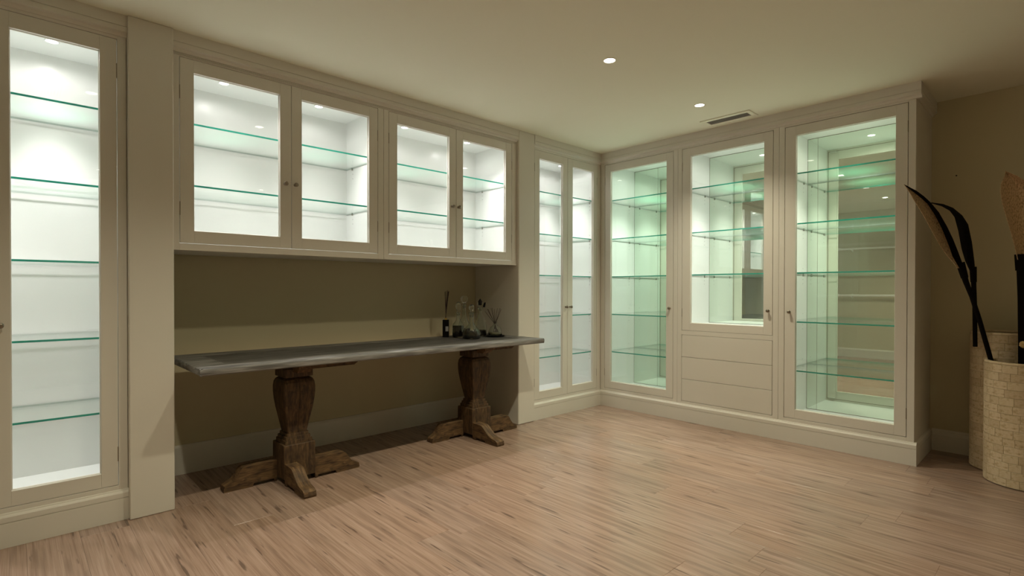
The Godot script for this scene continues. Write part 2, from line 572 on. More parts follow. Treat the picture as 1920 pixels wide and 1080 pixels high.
# Cabinet in its own axes: x from left to right seen from the front, z towards the viewer, face at z = 0.
# d: w, y0, y1 (face frame), ix0, ix1, iy0, iy1 (interior), depth, doors, shelves, spots, mirror seams, drawers, rails
func cabinet(called: String, label: String, at: Vector3, turn: float, d: Dictionary, group := "") -> Node3D:
	var o := thing(called, label, "cabinet", at, turn, group)
	var dep: float = d.depth
	var t := 0.018
	var inner: Material = M.interior
	# carcass panels
	var st := mb()
	box(st, Vector3(d.ix0 - t, d.iy0 - t, -dep - 0.012), Vector3(d.ix0, d.iy1 + t, -0.0235))
	part("side_panel", st, inner, o)
	st = mb()
	box(st, Vector3(d.ix1, d.iy0 - t, -dep - 0.012), Vector3(d.ix1 + t, d.iy1 + t, -0.0235))
	part("side_panel", st, inner, o)
	st = mb()
	box(st, Vector3(d.ix0, d.iy0 - t, -dep - 0.012), Vector3(d.ix1, d.iy0, -0.0235))
	part("bottom_panel", st, inner, o)
	st = mb()
	box(st, Vector3(d.ix0, d.iy1, -dep - 0.012), Vector3(d.ix1, d.iy1 + t, -0.0235))
	part("top_panel", st, inner, o)
	st = mb()
	box(st, Vector3(d.ix0, d.iy0, -dep - 0.012), Vector3(d.ix1, d.iy1, -dep))
	part("back_panel", st, inner, o)
	if d.has("seams"):
		var xs: Array = [d.ix0 + 0.002] + d.seams + [d.ix1 - 0.002]
		for k in xs.size() - 1:
			st = mb()
			box(st, Vector3(xs[k] + 0.0006, d.iy0 + 0.004, -dep), Vector3(xs[k + 1] - 0.0006, d.iy1 - 0.004, -dep + 0.005), 0.0006)
			part("mirror", st, M.mirror, o, "mirror panel lining the back")
		st = mb()
		for k in range(1, xs.size() - 1):
			box(st, Vector3(xs[k] - 0.0012, d.iy0 + 0.004, -dep), Vector3(xs[k] + 0.0012, d.iy1 - 0.004, -dep + 0.0052))
		box(st, Vector3(d.ix0, d.iy0 + 0.001, -dep), Vector3(d.ix0 + 0.002, d.iy1, -dep + 0.0045))
		box(st, Vector3(d.ix0, d.iy0 + 0.0006, -dep), Vector3(d.ix1, d.iy0 + 0.0035, -dep + 0.0045))
		box(st, Vector3(d.ix0, d.iy1 - 0.0035, -dep), Vector3(d.ix1, d.iy1 - 0.0006, -dep + 0.0045))
		part("mirror_joint", st, M.gap, o, "dark line round the mirror")
	# outer end panel
	if d.has("end"):
		st = mb()
		box(st, Vector3(d.w - 0.016, 0.0, -0.575), Vector3(d.w, H, -0.021), 0.0)
		part("end_panel", st, M.paint, o)
	# face frame: uprights between the openings and rails above and below them
	var g: float = 0.0032 if d.has("seams") else 0.0024
	var ops: Array = d.openings
	st = mb()
	var x: float = 0.0007
	for op in ops:
		box(st, Vector3(x, d.y0, -0.022), Vector3(op[0] - g, d.y1, 0.0), 0.001)
		x = op[1] + g
	box(st, Vector3(x, d.y0, -0.022), Vector3(d.w - 0.0007, d.y1, 0.0), 0.001)
	for op in ops:
		box(st, Vector3(op[0] - g, op[3] + g, -0.022), Vector3(op[1] + g, d.y1, 0.0), 0.001)
		box(st, Vector3(op[0] - g, d.y0, -0.022), Vector3(op[1] + g, op[2] - g, 0.0), 0.001)
	if d.has("midrail"):
		box(st, Vector3(ops[0][0] - g, d.midrail[0], -0.022), Vector3(ops[0][1] + g, d.midrail[1], 0.0), 0.001)
	part("face_frame", st, M.paint, o)
	# doors
	var km := knob_mesh()
	for dr in d.doors:
		st = mb()
		var a: float = dr.x0
		var b: float = dr.x1
		var gx0: float = dr.g[0]
		var gx1: float = dr.g[1]
		var gy0: float = dr.g[2]
		var gy1: float = dr.g[3]
		box(st, Vector3(a, dr.y0, -0.022), Vector3(gx0, dr.y1, 0.0), 0.0013)
		box(st, Vector3(gx1, dr.y0, -0.022), Vector3(b, dr.y1, 0.0), 0.0013)
		box(st, Vector3(gx0, dr.y0, -0.022), Vector3(gx1, gy0, 0.0), 0.0006)
		box(st, Vector3(gx0, gy1, -0.022), Vector3(gx1, dr.y1, 0.0), 0.0006)
		# glazing bead behind the glass
		box(st, Vector3(gx0 - 0.004, gy0, -0.027), Vector3(gx0 + 0.004, gy1, -0.018), 0.002)
		box(st, Vector3(gx1 - 0.004, gy0, -0.027), Vector3(gx1 + 0.004, gy1, -0.018), 0.002)
		box(st, Vector3(gx0, gy0 - 0.004, -0.027), Vector3(gx1, gy0 + 0.004, -0.018), 0.002)
		box(st, Vector3(gx0, gy1 - 0.004, -0.027), Vector3(gx1, gy1 + 0.004, -0.018), 0.002)
		var door := part("door", st, M.paint, o)
		st = mb()
		box(st, Vector3(gx0, gy0, -0.0175), Vector3(gx1, gy1, -0.0135))
		part("glass_pane", st, M.pane, door)
		put("knob", km, door, Transform3D(Basis(Vector3.RIGHT, PI / 2), Vector3(dr.knob[0], dr.knob[1], 0.0)))
		var hx: float = b if dr.hinge > 0 else a
		for hy in ([dr.y0 + 0.16, dr.y1 - 0.16] if dr.y1 - dr.y0 > 1.4 else [dr.y0 + 0.19, dr.y1 - 0.19]):
			st = mb()
			box(st, Vector3(hx - 0.002, hy - 0.038, -0.012), Vector3(hx + 0.002, hy + 0.038, 0.0015), 0.001)
			part("hinge", st, M.pewter, door)
	# drawers
	for q in d.get("drawers", []):
		st = mb()
		box(st, Vector3(q[0], q[2], -0.022), Vector3(q[1], q[3], 0.0), 0.0012)
		part("drawer", st, M.paint, o)
	if d.has("drawers"):
		st = mb()
		box(st, Vector3(d.ix0, 0.165, -0.06), Vector3(d.ix1, d.iy0 - t, -0.030))
		part("drawer_housing", st, M.gap, o)
	if d.has("seams"):
		for dr in d.doors:
			st = mb()
			for q in [[dr.x0 - g, dr.x0, dr.y0 - g, dr.y1 + g], [dr.x1, dr.x1 + g, dr.y0 - g, dr.y1 + g], [dr.x0, dr.x1, dr.y0 - g, dr.y0], [dr.x0, dr.x1, dr.y1, dr.y1 + g]]:
				box(st, Vector3(q[0] - 0.0004, q[2] - 0.0004, -0.0231), Vector3(q[1] + 0.0004, q[3] + 0.0004, -0.0205))
			part("door_seal", st, M.gap, o, "dark seal round the inside of the door")
	# magnetic catches inside the door
	if d.has("catch"):
		for cy in d.catch[1]:
			st = mb()
			box(st, Vector3(d.catch[0] - 0.025, cy - 0.007, -0.040), Vector3(d.catch[0] + 0.025, cy + 0.007, -0.0235), 0.001)
			part("door_catch", st, M.plastic, o)
	# shelf supports and spare holes in the two side panels
	var pin := mb()
	pin.set_smooth_group(0)
	lathe(pin, [Vector2(0, 0), Vector2(0.0055, 0), Vector2(0.0055, 0.010), Vector2(0.0035, 0.012), Vector2(0, 0.012)], 10)
	var pm := mesh_of(pin, M.steel)
	var hl := mb()
	for y in d.shelves:
		for z in [-0.105, -dep + 0.105]:
			for s in [[d.ix0, -PI / 2], [d.ix1, PI / 2]]:
				put("shelf_support", pm, o, Transform3D(Basis(Vector3.BACK, s[1]), Vector3(s[0], y - 0.0162, z)))
				for k in [-0.085, -0.05, 0.045]:
					var hx2: float = s[0]
					box(hl, Vector3(hx2 - 0.0006, y + k - 0.0026, z - 0.0026), Vector3(hx2 + 0.0006, y + k + 0.0026, z + 0.0026), 0.0004)
	part("pin_holes", hl, M.dark, o).set_meta("kind", "stuff")
	# recessed spotlights in the top panel
	for sp in d.spots:
		var n := Node3D.new()
		n.name = "spotlight" if not o.has_node("spotlight") else "spotlight_001"
		o.add_child(n, true)
		downlight_parts(n, Vector3(sp[0], d.iy1, sp[1]), 0.026, M.interior)
		spot(n, Vector3(sp[0], d.iy1 - 0.008, sp[1]), CASE_LIGHT * sp[2], d.get("tint", CASE_TINT), d.beam[0], 1.0, 0.03, d.beam[1])
		spot(n, Vector3(sp[0], d.iy1 - 0.008, sp[1]), CASE_LIGHT * sp[2] * 0.034, d.get("tint", CASE_TINT), 86.0, 0.4, 0.03)
	return o

func shelf_set(at: Vector3, turn: float, d: Dictionary, labels: Array, group: String) -> void:
	var base := Transform3D(Basis(Vector3.UP, turn), at)
	var z1 := -0.036
	var z0: float = -d.depth + 0.012
	var xa: float = d.ix0 + 0.003
	var xb: float = d.ix1 - 0.003
	var h := 0.0105
	var slab := mb()
	var e := 0.0008
	quad(slab, Vector3(xa + e, 0, z0 + e), Vector3(xb - e, 0, z0 + e), Vector3(xb - e, 0, z1 - e), Vector3(xa + e, 0, z1 - e), Vector3.UP)
	quad(slab, Vector3(xa + e, -h, z0 + e), Vector3(xb - e, -h, z0 + e), Vector3(xb - e, -h, z1 - e), Vector3(xa + e, -h, z1 - e), Vector3.DOWN)
	var sm := mesh_of(slab, M.shelf)
	var ed := mb()
	box(ed, Vector3(xa, -h, z1 - e), Vector3(xb, 0, z1), 0.0003)
	var bk := mb()
	box(bk, Vector3(xa, -h, z0), Vector3(xb, 0, z0 + e), 0.0003)
	box(bk, Vector3(xa, -h, z0 + e), Vector3(xa + e, 0, z1 - e), 0.0002)
	box(bk, Vector3(xb - e, -h, z0 + e), Vector3(xb, 0, z1 - e), 0.0002)
	var bm := mesh_of(bk, M.shelf_back)
	var em := mesh_of(ed, M.shelf_edge)
	for k in d.shelves.size():
		var p := base * Vector3(0, d.shelves[k], 0)
		var o := thing("glass_shelf", labels[k], "shelf", p, turn, group)
		put("glass_slab", sm, o)
		put("polished_edge", em, o, Transform3D(), "teal polished glass edge")
		put("ground_edge", bm, o, Transform3D(), "grey ground edges at the back and sides")

const TALL := [2.117, 1.722, 1.335, 0.949, 0.563]

func ordinals(n: int, where: String) -> Array:
	var five := ["topmost", "second from top", "middle one", "second from bottom", "lowest"]
	var words := five if n == 5 else (["uppermost", "middle one", "lowest"] if n == 3 else ["upper", "lower"])
	var count: String = {2: "two", 3: "three", 5: "five"}[n]
	var out := []
	for w in words:
		out.append("glass shelf, %s of %s, %s" % [w, count, where])
	return out

func build_cases() -> void:
	var gy := [0.2535, 2.4045]
	# left end cabinet (A1): along +z, seen from the front its left is z = 5.05
	var A := PI / 2
	var d := {
		"w": 1.0265, "y0": 0.12, "y1": 2.50, "ix0": 0.022, "ix1": 1.006, "iy0": 0.172, "iy1": 2.49, "depth": 0.53, "openings": [[0.0425, 0.9853, 0.183, 2.477]],
		"beam": [35.0, 3.0], "shelves": TALL, "spots": [[0.747, -0.292, 0.90], [0.28, -0.292, 0.90]],
		"doors": [
			{"x0": 0.0425, "x1": 0.5125, "y0": 0.183, "y1": 2.477, "g": [0.1115, 0.4435, gy[0], gy[1]], "knob": [0.482, 1.026], "hinge": -1},
			{"x0": 0.5155, "x1": 0.9853, "y0": 0.183, "y1": 2.477, "g": [0.5845, 0.916, gy[0], gy[1]], "knob": [0.550, 1.026], "hinge": 1},
		],
	}
	var at := Vector3(0, 0, 5.05)
	cabinet("tall_display_cabinet", "bright tall white glazed cabinet at the left edge, left of the wide pier", at, A, d)
	shelf_set(at, A, d, ordinals(5, "cabinet at the left edge"), "shelves of the left edge cabinet")
	# wall cupboards above the table
	var uy := [1.5207, 2.4029]
	d = {
		"w": 1.294, "y0": 1.411, "y1": 2.50, "ix0": 0.030, "ix1": 1.270, "iy0": 1.434, "iy1": 2.49, "depth": 0.53, "openings": [[0.038, 1.2466, 1.4518, 2.4735]],
		"beam": [54.0, 20.0], "shelves": [2.131, 1.784], "spots": [[0.337, -0.292, 0.46], [0.946, -0.292, 0.46]],
		"doors": [
			{"x0": 0.038, "x1": 0.643, "y0": 1.4518, "y1": 2.4735, "g": [0.1067, 0.5756, uy[0], uy[1]], "knob": [0.604, 1.853], "hinge": -1},
			{"x0": 0.646, "x1": 1.2466, "y0": 1.4518, "y1": 2.4735, "g": [0.7105, 1.1806, uy[0], uy[1]], "knob": [0.667, 1.853], "hinge": 1},
		],
	}
	at = Vector3(0, 0, 3.8225)
	cabinet("wall_cupboard", "glazed white wall cupboard nearer the camera, above the near end of the table", at, A, d, "wall cupboards above the table")
	shelf_set(at, A, d, ordinals(2, "wall cupboard over near table end"), "shelves of the wall cupboards")
	d = {
		"w": 1.314, "y0": 1.411, "y1": 2.50, "ix0": 0.030, "ix1": 1.280, "iy0": 1.434, "iy1": 2.49, "depth": 0.53, "openings": [[0.0424, 1.2565, 1.4518, 2.4735]],
		"beam": [54.0, 20.0], "shelves": [2.124, 1.784], "spots": [[0.354, -0.292, 0.46], [0.987, -0.292, 0.46]],
		"doors": [
			{"x0": 0.0424, "x1": 0.6455, "y0": 1.4518, "y1": 2.4735, "g": [0.1109, 0.5795, uy[0], uy[1]], "knob": [0.604, 1.853], "hinge": -1},
			{"x0": 0.6485, "x1": 1.2565, "y0": 1.4518, "y1": 2.4735, "g": [0.7167, 1.1853, uy[0], uy[1]], "knob": [0.667, 1.853], "hinge": 1},
		],
	}
	at = Vector3(0, 0, 2.5285)
	cabinet("wall_cupboard", "glazed white wall cupboard farther from the camera, above the bottles on the table", at, A, d, "wall cupboards above the table")
	shelf_set(at, A, d, ordinals(2, "wall cupboard over the bottles"), "shelves of the wall cupboards")
	# corner cabinet (A2)
	d = {
		"w": 1.0110, "y0": 0.12, "y1": 2.50, "ix0": 0.022, "ix1": 0.962, "iy0": 0.172, "iy1": 2.49, "depth": 0.53, "openings": [[0.026, 0.9466, 0.183, 2.477]],
		"beam": [36.0, 3.0], "shelves": TALL, "spots": [[0.728, -0.30, 0.60], [0.28, -0.30, 0.60]],
		"doors": [
			{"x0": 0.026, "x1": 0.4855, "y0": 0.183, "y1": 2.477, "g": [0.092, 0.4192, gy[0], gy[1]], "knob": [0.458, 1.029], "hinge": -1},
			{"x0": 0.4885, "x1": 0.9466, "y0": 0.183, "y1": 2.477, "g": [0.5637, 0.8931, gy[0], gy[1]], "knob": [0.522, 1.029], "hinge": 1},
		],
	}
	at = Vector3(0, 0, 1.0112)
	cabinet("tall_display_cabinet", "narrow-looking tall white cabinet with paired glass doors between the far pier and the corner", at, A, d)
	shelf_set(at, A, d, ordinals(5, "paired-door cabinet beside corner"), "shelves of the corner cabinet")
	# mirrored cabinets along the back wall
	var by := [0.2572, 2.4054]
	d = {
		"w": 0.879, "y0": 0.12, "y1": 2.50, "ix0": 0.045, "ix1": 0.845, "iy0": 0.168, "iy1": 2.498, "depth": 0.556, "openings": [[0.056, 0.8328, 0.1878, 2.479]],
		"beam": [42.0, 3.0], "shelves": TALL, "spots": [[0.44, -0.30, 1.0]], "seams": [0.337], "tint": Color(0.93, 1.0, 0.92), "catch": [0.79, [0.196, 2.470]],
		"doors": [{"x0": 0.056, "x1": 0.8328, "y0": 0.1878, "y1": 2.479, "g": [0.1246, 0.7624, by[0], by[1]], "knob": [0.803, 1.025], "hinge": -1}],
	}
	cabinet("mirrored_cabinet", "greenest tall mirrored cabinet with one glass door, next to the room corner", Vector3.ZERO, 0.0, d)
	shelf_set(Vector3.ZERO, 0.0, d, ordinals(5, "mirrored cabinet next to corner"), "shelves of the first mirrored cabinet")
	d = {
		"w": 0.8849, "y0": 0.12, "y1": 2.50, "ix0": 0.033, "ix1": 0.850, "iy0": 0.874, "iy1": 2.498, "depth": 0.556, "openings": [[0.0451, 0.8378, 0.1839, 2.479]],
		"beam": [42.0, 3.0], "shelves": [2.118, 1.719, 1.337], "spots": [[0.441, -0.30, 0.9]], "seams": [], "tint": Color(1.0, 1.0, 0.96), "midrail": [0.7866, 0.8266], "catch": [0.80, [2.470]],
		"doors": [{"x0": 0.0451, "x1": 0.8378, "y0": 0.8288, "y1": 2.479, "g": [0.1249, 0.7675, 0.8959, by[1]], "knob": [0.808, 1.027], "hinge": -1}],
		"drawers": [[0.0451, 0.8378, 0.1839, 0.3821], [0.0451, 0.8378, 0.3851, 0.5833], [0.0451, 0.8378, 0.5863, 0.7844]],
	}
	at = Vector3(0.879, 0, 0)
	cabinet("mirrored_cabinet", "middle mirrored cabinet with a shorter glass door above three plain drawers", at, 0.0, d)
	shelf_set(at, 0.0, d, ordinals(3, "mirrored cabinet with drawers"), "shelves above the drawers")
	d = {
		"w": 0.882, "y0": 0.12, "y1": 2.50, "ix0": 0.034, "ix1": 0.848, "iy0": 0.168, "iy1": 2.498, "depth": 0.556, "openings": [[0.0457, 0.8361, 0.1878, 2.479]],
		"beam": [42.0, 3.0], "shelves": TALL, "spots": [[0.448, -0.31, 1.0]], "seams": [0.115], "tint": Color(0.985, 1.0, 0.915), "end": true, "catch": [0.088, [0.196, 2.470]],
		"doors": [{"x0": 0.0457, "x1": 0.8361, "y0": 0.1878, "y1": 2.479, "g": [0.1237, 0.7670, by[0], by[1]], "knob": [0.084, 1.023], "hinge": 1}],
	}
	at = Vector3(1.7639, 0, 0)
	cabinet("mirrored_cabinet", "right-hand tall mirrored cabinet with one glass door, beside the tall vases", at, 0.0, d)
	shelf_set(at, 0.0, d, ordinals(5, "mirrored cabinet beside the vases"), "shelves of the right-hand mirrored cabinet")

# ---------------------------------------------------------------- ceiling fittings
func build_ceiling_fittings() -> void:
	var names := [
		[Vector3(1.424, H, 0.655), "small round recessed ceiling downlight beside the air grille"],
		[Vector3(1.424, H, 1.794), "small round recessed ceiling downlight in the middle of the visible ceiling"],
		[Vector3(1.424, H, 2.900), "round recessed ceiling downlight cut by the top edge of the photo"],
		[Vector3(1.424, H, 4.040), "recessed ceiling downlight seen only as a reflection in the mirrored cabinet"],
		[Vector3(4.45, H, 1.900), "recessed ceiling downlight outside the frame to the right, nearer the vases"],
		[Vector3(4.45, H, 3.700), "recessed ceiling downlight outside the frame, behind and right of the viewpoint"],
	]
	for n in names:
		var o := thing("ceiling_downlight", n[1], "downlight", n[0], 0.0, "row of ceiling downlights")
		downlight_parts(o, Vector3.ZERO, 0.034, M.ceiling)
		spot(o, Vector3(0, -0.012, 0), SPOT_ROOM * (0.7 if n[0].x > 4.0 else 1.0), ROOM_TINT, 61.0, 1.0, 0.03)
	vent(Vector3(1.438, H, 0.195), "white rectangular ceiling air grille with dark slots above the mirrored cabinets")
	vent(Vector3(1.50, H, 4.25), "ceiling air grille behind the viewpoint, seen only in the mirror")

func vent(at: Vector3, label: String) -> void:
	var o := thing("air_grille", label, "air vent", at, 0.0, "ceiling air grilles")
	var st := mb()
	box(st, Vector3(-0.205, -0.008, -0.088), Vector3(0.205, 0.002, -0.050), 0.003)
	box(st, Vector3(-0.205, -0.008, 0.050), Vector3(0.205, 0.002, 0.088), 0.003)
	box(st, Vector3(-0.205, -0.008, -0.050), Vector3(-0.168, 0.002, 0.050), 0.003)
	box(st, Vector3(0.168, -0.008, -0.050), Vector3(0.205, 0.002, 0.050), 0.003)
	part("frame", st, M.ceiling, o)
	st = mb()
	box(st, Vector3(-0.168, -0.0012, -0.050), Vector3(0.168, 0.001, 0.050))
	part("cavity", st, M.dark, o)
	var sl := mb()
	sweep(sl, PackedVector2Array([Vector2(-0.004, -0.0015), Vector2(0.0035, -0.007), Vector2(0.0046, -0.006), Vector2(-0.003, -0.0006)]), Vector3(-0.168, 0, 0), Vector3.BACK, Vector3.UP, Vector3(0.336, 0, 0))
	var me := mesh_of(sl, M.plastic)
	for k in 6:
		put("slat", me, o, Transform3D(Basis(), Vector3(0, 0, -0.0417 + k * 0.01667)))

# ---------------------------------------------------------------- table
func build_table() -> void:
	var o := thing("trestle_table", "long rustic table with grey weathered top on two carved brown pedestals", "table", Vector3(0, 0, 2.4745))
	var xa := -0.45
	var xb := 0.315
	var zl := 1.288
	var y1 := 0.785
	var y0 := 0.745
	var fw := 0.155
	var top := Node3D.new()
	top.name = "tabletop"
	top.rotation.y = PI / 2
	o.add_child(top)
	# mitred frame of four boards round a panel
	var oc := [Vector2(xb, zl), Vector2(xb, -zl), Vector2(xa, -zl), Vector2(xa, zl)]
	var ic := [Vector2(xb - fw, zl - fw), Vector2(xb - fw, -zl + fw), Vector2(xa + fw, -zl + fw), Vector2(xa + fw, zl - fw)]
	for k in 4:
		var j := (k + 1) % 4
		var poly := PackedVector2Array([oc[k], oc[j], ic[j], ic[k]])
		var mid: Vector2 = (oc[k] + oc[j] + ic[j] + ic[k]) / 4.0
		for i in 4:
			poly[i] = mid + (poly[i] - mid) * Vector2(0.9985, 0.9995)
		var st := mb()
		# rounded outer edge: three stacked layers
		var lay := [[y0, 0.986], [y0 + 0.006, 0.997], [y0 + 0.018, 1.0], [y1 - 0.012, 1.0], [y1 - 0.004, 0.994], [y1, 0.982]]
		board(st, poly, lay)
		part("board", st, M.top_edge, top)
	var st2 := mb()
	box(st2, Vector3(-zl + fw + 0.0008, y0 + 0.004, xa + fw + 0.0008), Vector3(zl - fw - 0.0008, y1 - 0.0015, xb - fw - 0.0008), 0.001)
	part("centre_panel", st2, M.top_panel, top)
	for pz in [0.6905, -0.7795]:
		var p := Node3D.new()
		p.name = "pedestal" if pz > 0 else "pedestal_001"
		p.position = Vector3(0, 0, pz)
		o.add_child(p)
		pedestal(p)

func board(st: SurfaceTool, poly: PackedVector2Array, lay: Array) -> void:
	# edge 0-1 is the outer edge; only it is rounded
	var rings := []
	var n := (poly[0] + poly[1]) * 0.5 - (poly[2] + poly[3]) * 0.5
	n = n.normalized()
	for l in lay:
		var ring: Array[Vector3] = []
		for i in 4:
			var q := poly[i]
			if i < 2:
				q -= n * (1.0 - l[1]) * 0.55
			ring.append(Vector3(-q.y, l[0], q.x))
		rings.append(ring)
	var c := Vector3.ZERO
	for i in 4:
		c += Vector3(-poly[i].y, 0.765, poly[i].x) / 4.0
	for k in rings.size() - 1:
		for i in 4:
			var j := (i + 1) % 4
			var e: Vector3 = rings[k][j] - rings[k][i]
			var out := Vector3(e.z, 0, -e.x)
			var m: Vector3 = (rings[k][i] + rings[k][j]) * 0.5 - c
			if out.dot(m) < 0:
				out = -out
			quad(st, rings[k][i], rings[k][j], rings[k + 1][j], rings[k + 1][i], out)
	var last := rings.size() - 1
	quad(st, rings[0][0], rings[0][1], rings[0][2], rings[0][3], Vector3.DOWN)
	quad(st, rings[last][0], rings[last][1], rings[last][2], rings[last][3], Vector3.UP)

func pedestal(p: Node3D) -> void:
	# bulging square baluster of two glued halves
	for s in [-1.0, 1.0]:
		var st := mb()
		var prof := [Vector2(0.058, 0.300), Vector2(0.0605, 0.315), Vector2(0.066, 0.345), Vector2(0.076, 0.40), Vector2(0.0865, 0.455), Vector2(0.094, 0.51), Vector2(0.0975, 0.555), Vector2(0.0975, 0.590), Vector2(0.094, 0.618), Vector2(0.086, 0.636), Vector2(0.074, 0.645)]
		half_loft(st, prof, s)
		part("baluster", st, M.timber, p)
	var st := mb()
	square_loft(st, [Vector2(0.068, 0.640), Vector2(0.068, 0.648), Vector2(0.086, 0.652), Vector2(0.087, 0.655), Vector2(0.087, 0.702), Vector2(0.085, 0.706)], 0.005)
	part("cap_block", st, M.timber, p)
	st = mb()
	square_loft(st, [Vector2(0.097, 0.035), Vector2(0.097, 0.236), Vector2(0.095, 0.240), Vector2(0.084, 0.241), Vector2(0.083, 0.262), Vector2(0.076, 0.263), Vector2(0.075, 0.282), Vector2(0.067, 0.283), Vector2(0.066, 0.302)], 0.004)
	part("stepped_base", st, M.timber, p)
	# feet and top arms, set in a pinwheel round the post
	var foot := PackedVector2Array([Vector2(0.097, 0.0), Vector2(0.135, 0.0), Vector2(0.140, 0.018), Vector2(0.245, 0.018), Vector2(0.252, 0.0), Vector2(0.388, 0.0), Vector2(0.392, 0.012), Vector2(0.386, 0.034), Vector2(0.366, 0.044), Vector2(0.345, 0.047), Vector2(0.318, 0.052), Vector2(0.285, 0.066), Vector2(0.255, 0.088), Vector2(0.228, 0.110), Vector2(0.205, 0.124), Vector2(0.185, 0.129), Vector2(0.097, 0.130)])
	var beam_foot := PackedVector2Array([Vector2(0.097, 0.0), Vector2(0.112, 0.0), Vector2(0.116, 0.019), Vector2(0.232, 0.019), Vector2(0.240, 0.0), Vector2(0.396, 0.0), Vector2(0.400, 0.012), Vector2(0.394, 0.034), Vector2(0.372, 0.044), Vector2(0.348, 0.056), Vector2(0.330, 0.078), Vector2(0.312, 0.106), Vector2(0.298, 0.122), Vector2(0.286, 0.128), Vector2(0.097, 0.130)])
	var arm := PackedVector2Array([Vector2(0.0, 0.687), Vector2(0.275, 0.687), Vector2(0.306, 0.708), Vector2(0.308, 0.745), Vector2(0.0, 0.745)])
	var ft := mb()
	sweep(ft, foot, Vector3(0, 0, 0.022), Vector3.RIGHT, Vector3.UP, Vector3(0, 0, 0.072))
	var fm := mesh_of(ft, M.timber_foot)
	var bt := mb()
	sweep(bt, beam_foot, Vector3(0, 0, 0.022), Vector3.RIGHT, Vector3.UP, Vector3(0, 0, 0.072))
	var bm := mesh_of(bt, M.timber_foot)
	for k in 4:
		put("foot", fm if k % 2 == 0 else bm, p, Transform3D(Basis(Vector3.UP, PI / 2 * k), Vector3.ZERO))
	for k in 3:
		var reach := PackedVector2Array(arm)
		for i in reach.size():
			if reach[i].x > 0.0:
				reach[i].x += 0.115 if k % 2 == 1 else -0.12
			else:
				reach[i].x = 0.0405
		st = mb()
		sweep(st, reach, Vector3(0, 0, -0.040), Vector3.RIGHT, Vector3.UP, Vector3(0, 0, 0.080))
		put("arm", mesh_of(st, M.timber_foot), p, Transform3D(Basis(Vector3.UP, PI / 2 * k), Vector3.ZERO))

func half_loft(st: SurfaceTool, prof: Array, s: float) -> void:
	# half of a chamfered square on the side s of the seam at z = 0.0
	var rings := []
	for q in prof:
		var w: float = q.x
		var c := 0.006
		var e := 0.0012
		var ring: Array[Vector3] = []
		for k in [[w - e, 0.0], [w, e], [w, w - c], [w - c, w], [-w + c, w], [-w, w - c], [-w, e], [-w + e, 0.0]]:
			ring.append(Vector3(k[0], q.y, k[1] * s + s * 0.0003))
		rings.append(ring)
	for i in rings.size() - 1:
		var dx: float = prof[i + 1].x - prof[i].x
		var dy: float = prof[i + 1].y - prof[i].y
		for k in 8:
			var a: Vector3 = rings[i][k]
			var b: Vector3 = rings[i][(k + 1) % 8]
			var e: Vector3 = b - a
			var out := Vector3(e.z, 0, -e.x)
			var m := (a + b) * 0.5 - Vector3(0, a.y, prof[i].x * 0.5 * s)
			if out.dot(m) < 0:
				out = -out
			quad(st, a, b, rings[i + 1][(k + 1) % 8], rings[i + 1][k], out.normalized() * dy + Vector3(0, -dx if k != 7 else 0.0, 0))
	for e in [0, rings.size() - 1]:
		var c := Vector3(0, prof[e].y, prof[e].x * 0.5 * s)
		for k in 8:
			tri(st, c, rings[e][k], rings[e][(k + 1) % 8], Vector3.DOWN if e == 0 else Vector3.UP)

# ---------------------------------------------------------------- things on the table
func vessel(o: Node3D, outer: Array, wall: float, fill_to: float, liquid: Material) -> void:
	var st := mb()
	st.set_smooth_group(0)
	var prof := outer.duplicate()
	for i in range(outer.size() - 1, -1, -1):
		var q: Vector2 = outer[i]
		if i == 0:
			prof.append(Vector2(0.0, q.y + wall * 2.0))
		elif i == 1:
			prof.append(Vector2(maxf(q.x - wall * 1.4, 0.001), q.y + wall * 2.0))
		else:
			prof.append(Vector2(maxf(q.x - wall, 0.001), q.y))
	lathe(st, prof, 36)
	part("glass_body", st, M.glass, o)
	if fill_to > 0.0:
		var lp: Array = [Vector2(0, wall * 2.0 + 0.0012)]
		for i in range(1, outer.size()):
			var q: Vector2 = outer[i]
			if q.y > fill_to:
				var b: Vector2 = outer[i - 1]
				var t := (fill_to - b.y) / (q.y - b.y)
				var rr := lerpf(b.x, q.x, t)
				lp.append(Vector2(rr - wall - 0.0012, fill_to))
				break
			lp.append(Vector2(q.x - wall * (1.4 if i == 1 else 1.0) - 0.0012, maxf(q.y, wall * 2.0 + 0.0012)))
		lp.append(Vector2(0, fill_to))
		st = mb()
		st.set_smooth_group(0)
		lathe(st, lp, 32)
		part("liquid", st, liquid, o)

func stopper(o: Node3D, prof: Array, called := "stopper", m: Material = null) -> void:
	var st := mb()
	st.set_smooth_group(0)
	lathe(st, prof, 24)
	part(called, st, m if m else M.glass, o)

func reeds(o: Node3D, base: Vector3, tips: Array, r: float) -> void:
	for t in tips:
		var st := mb()
		tube(st, [base + Vector3(-t.x * 0.12, 0, -t.z * 0.12), base + t], [r, r], 6)
		part("reed", st, M.reed, o)

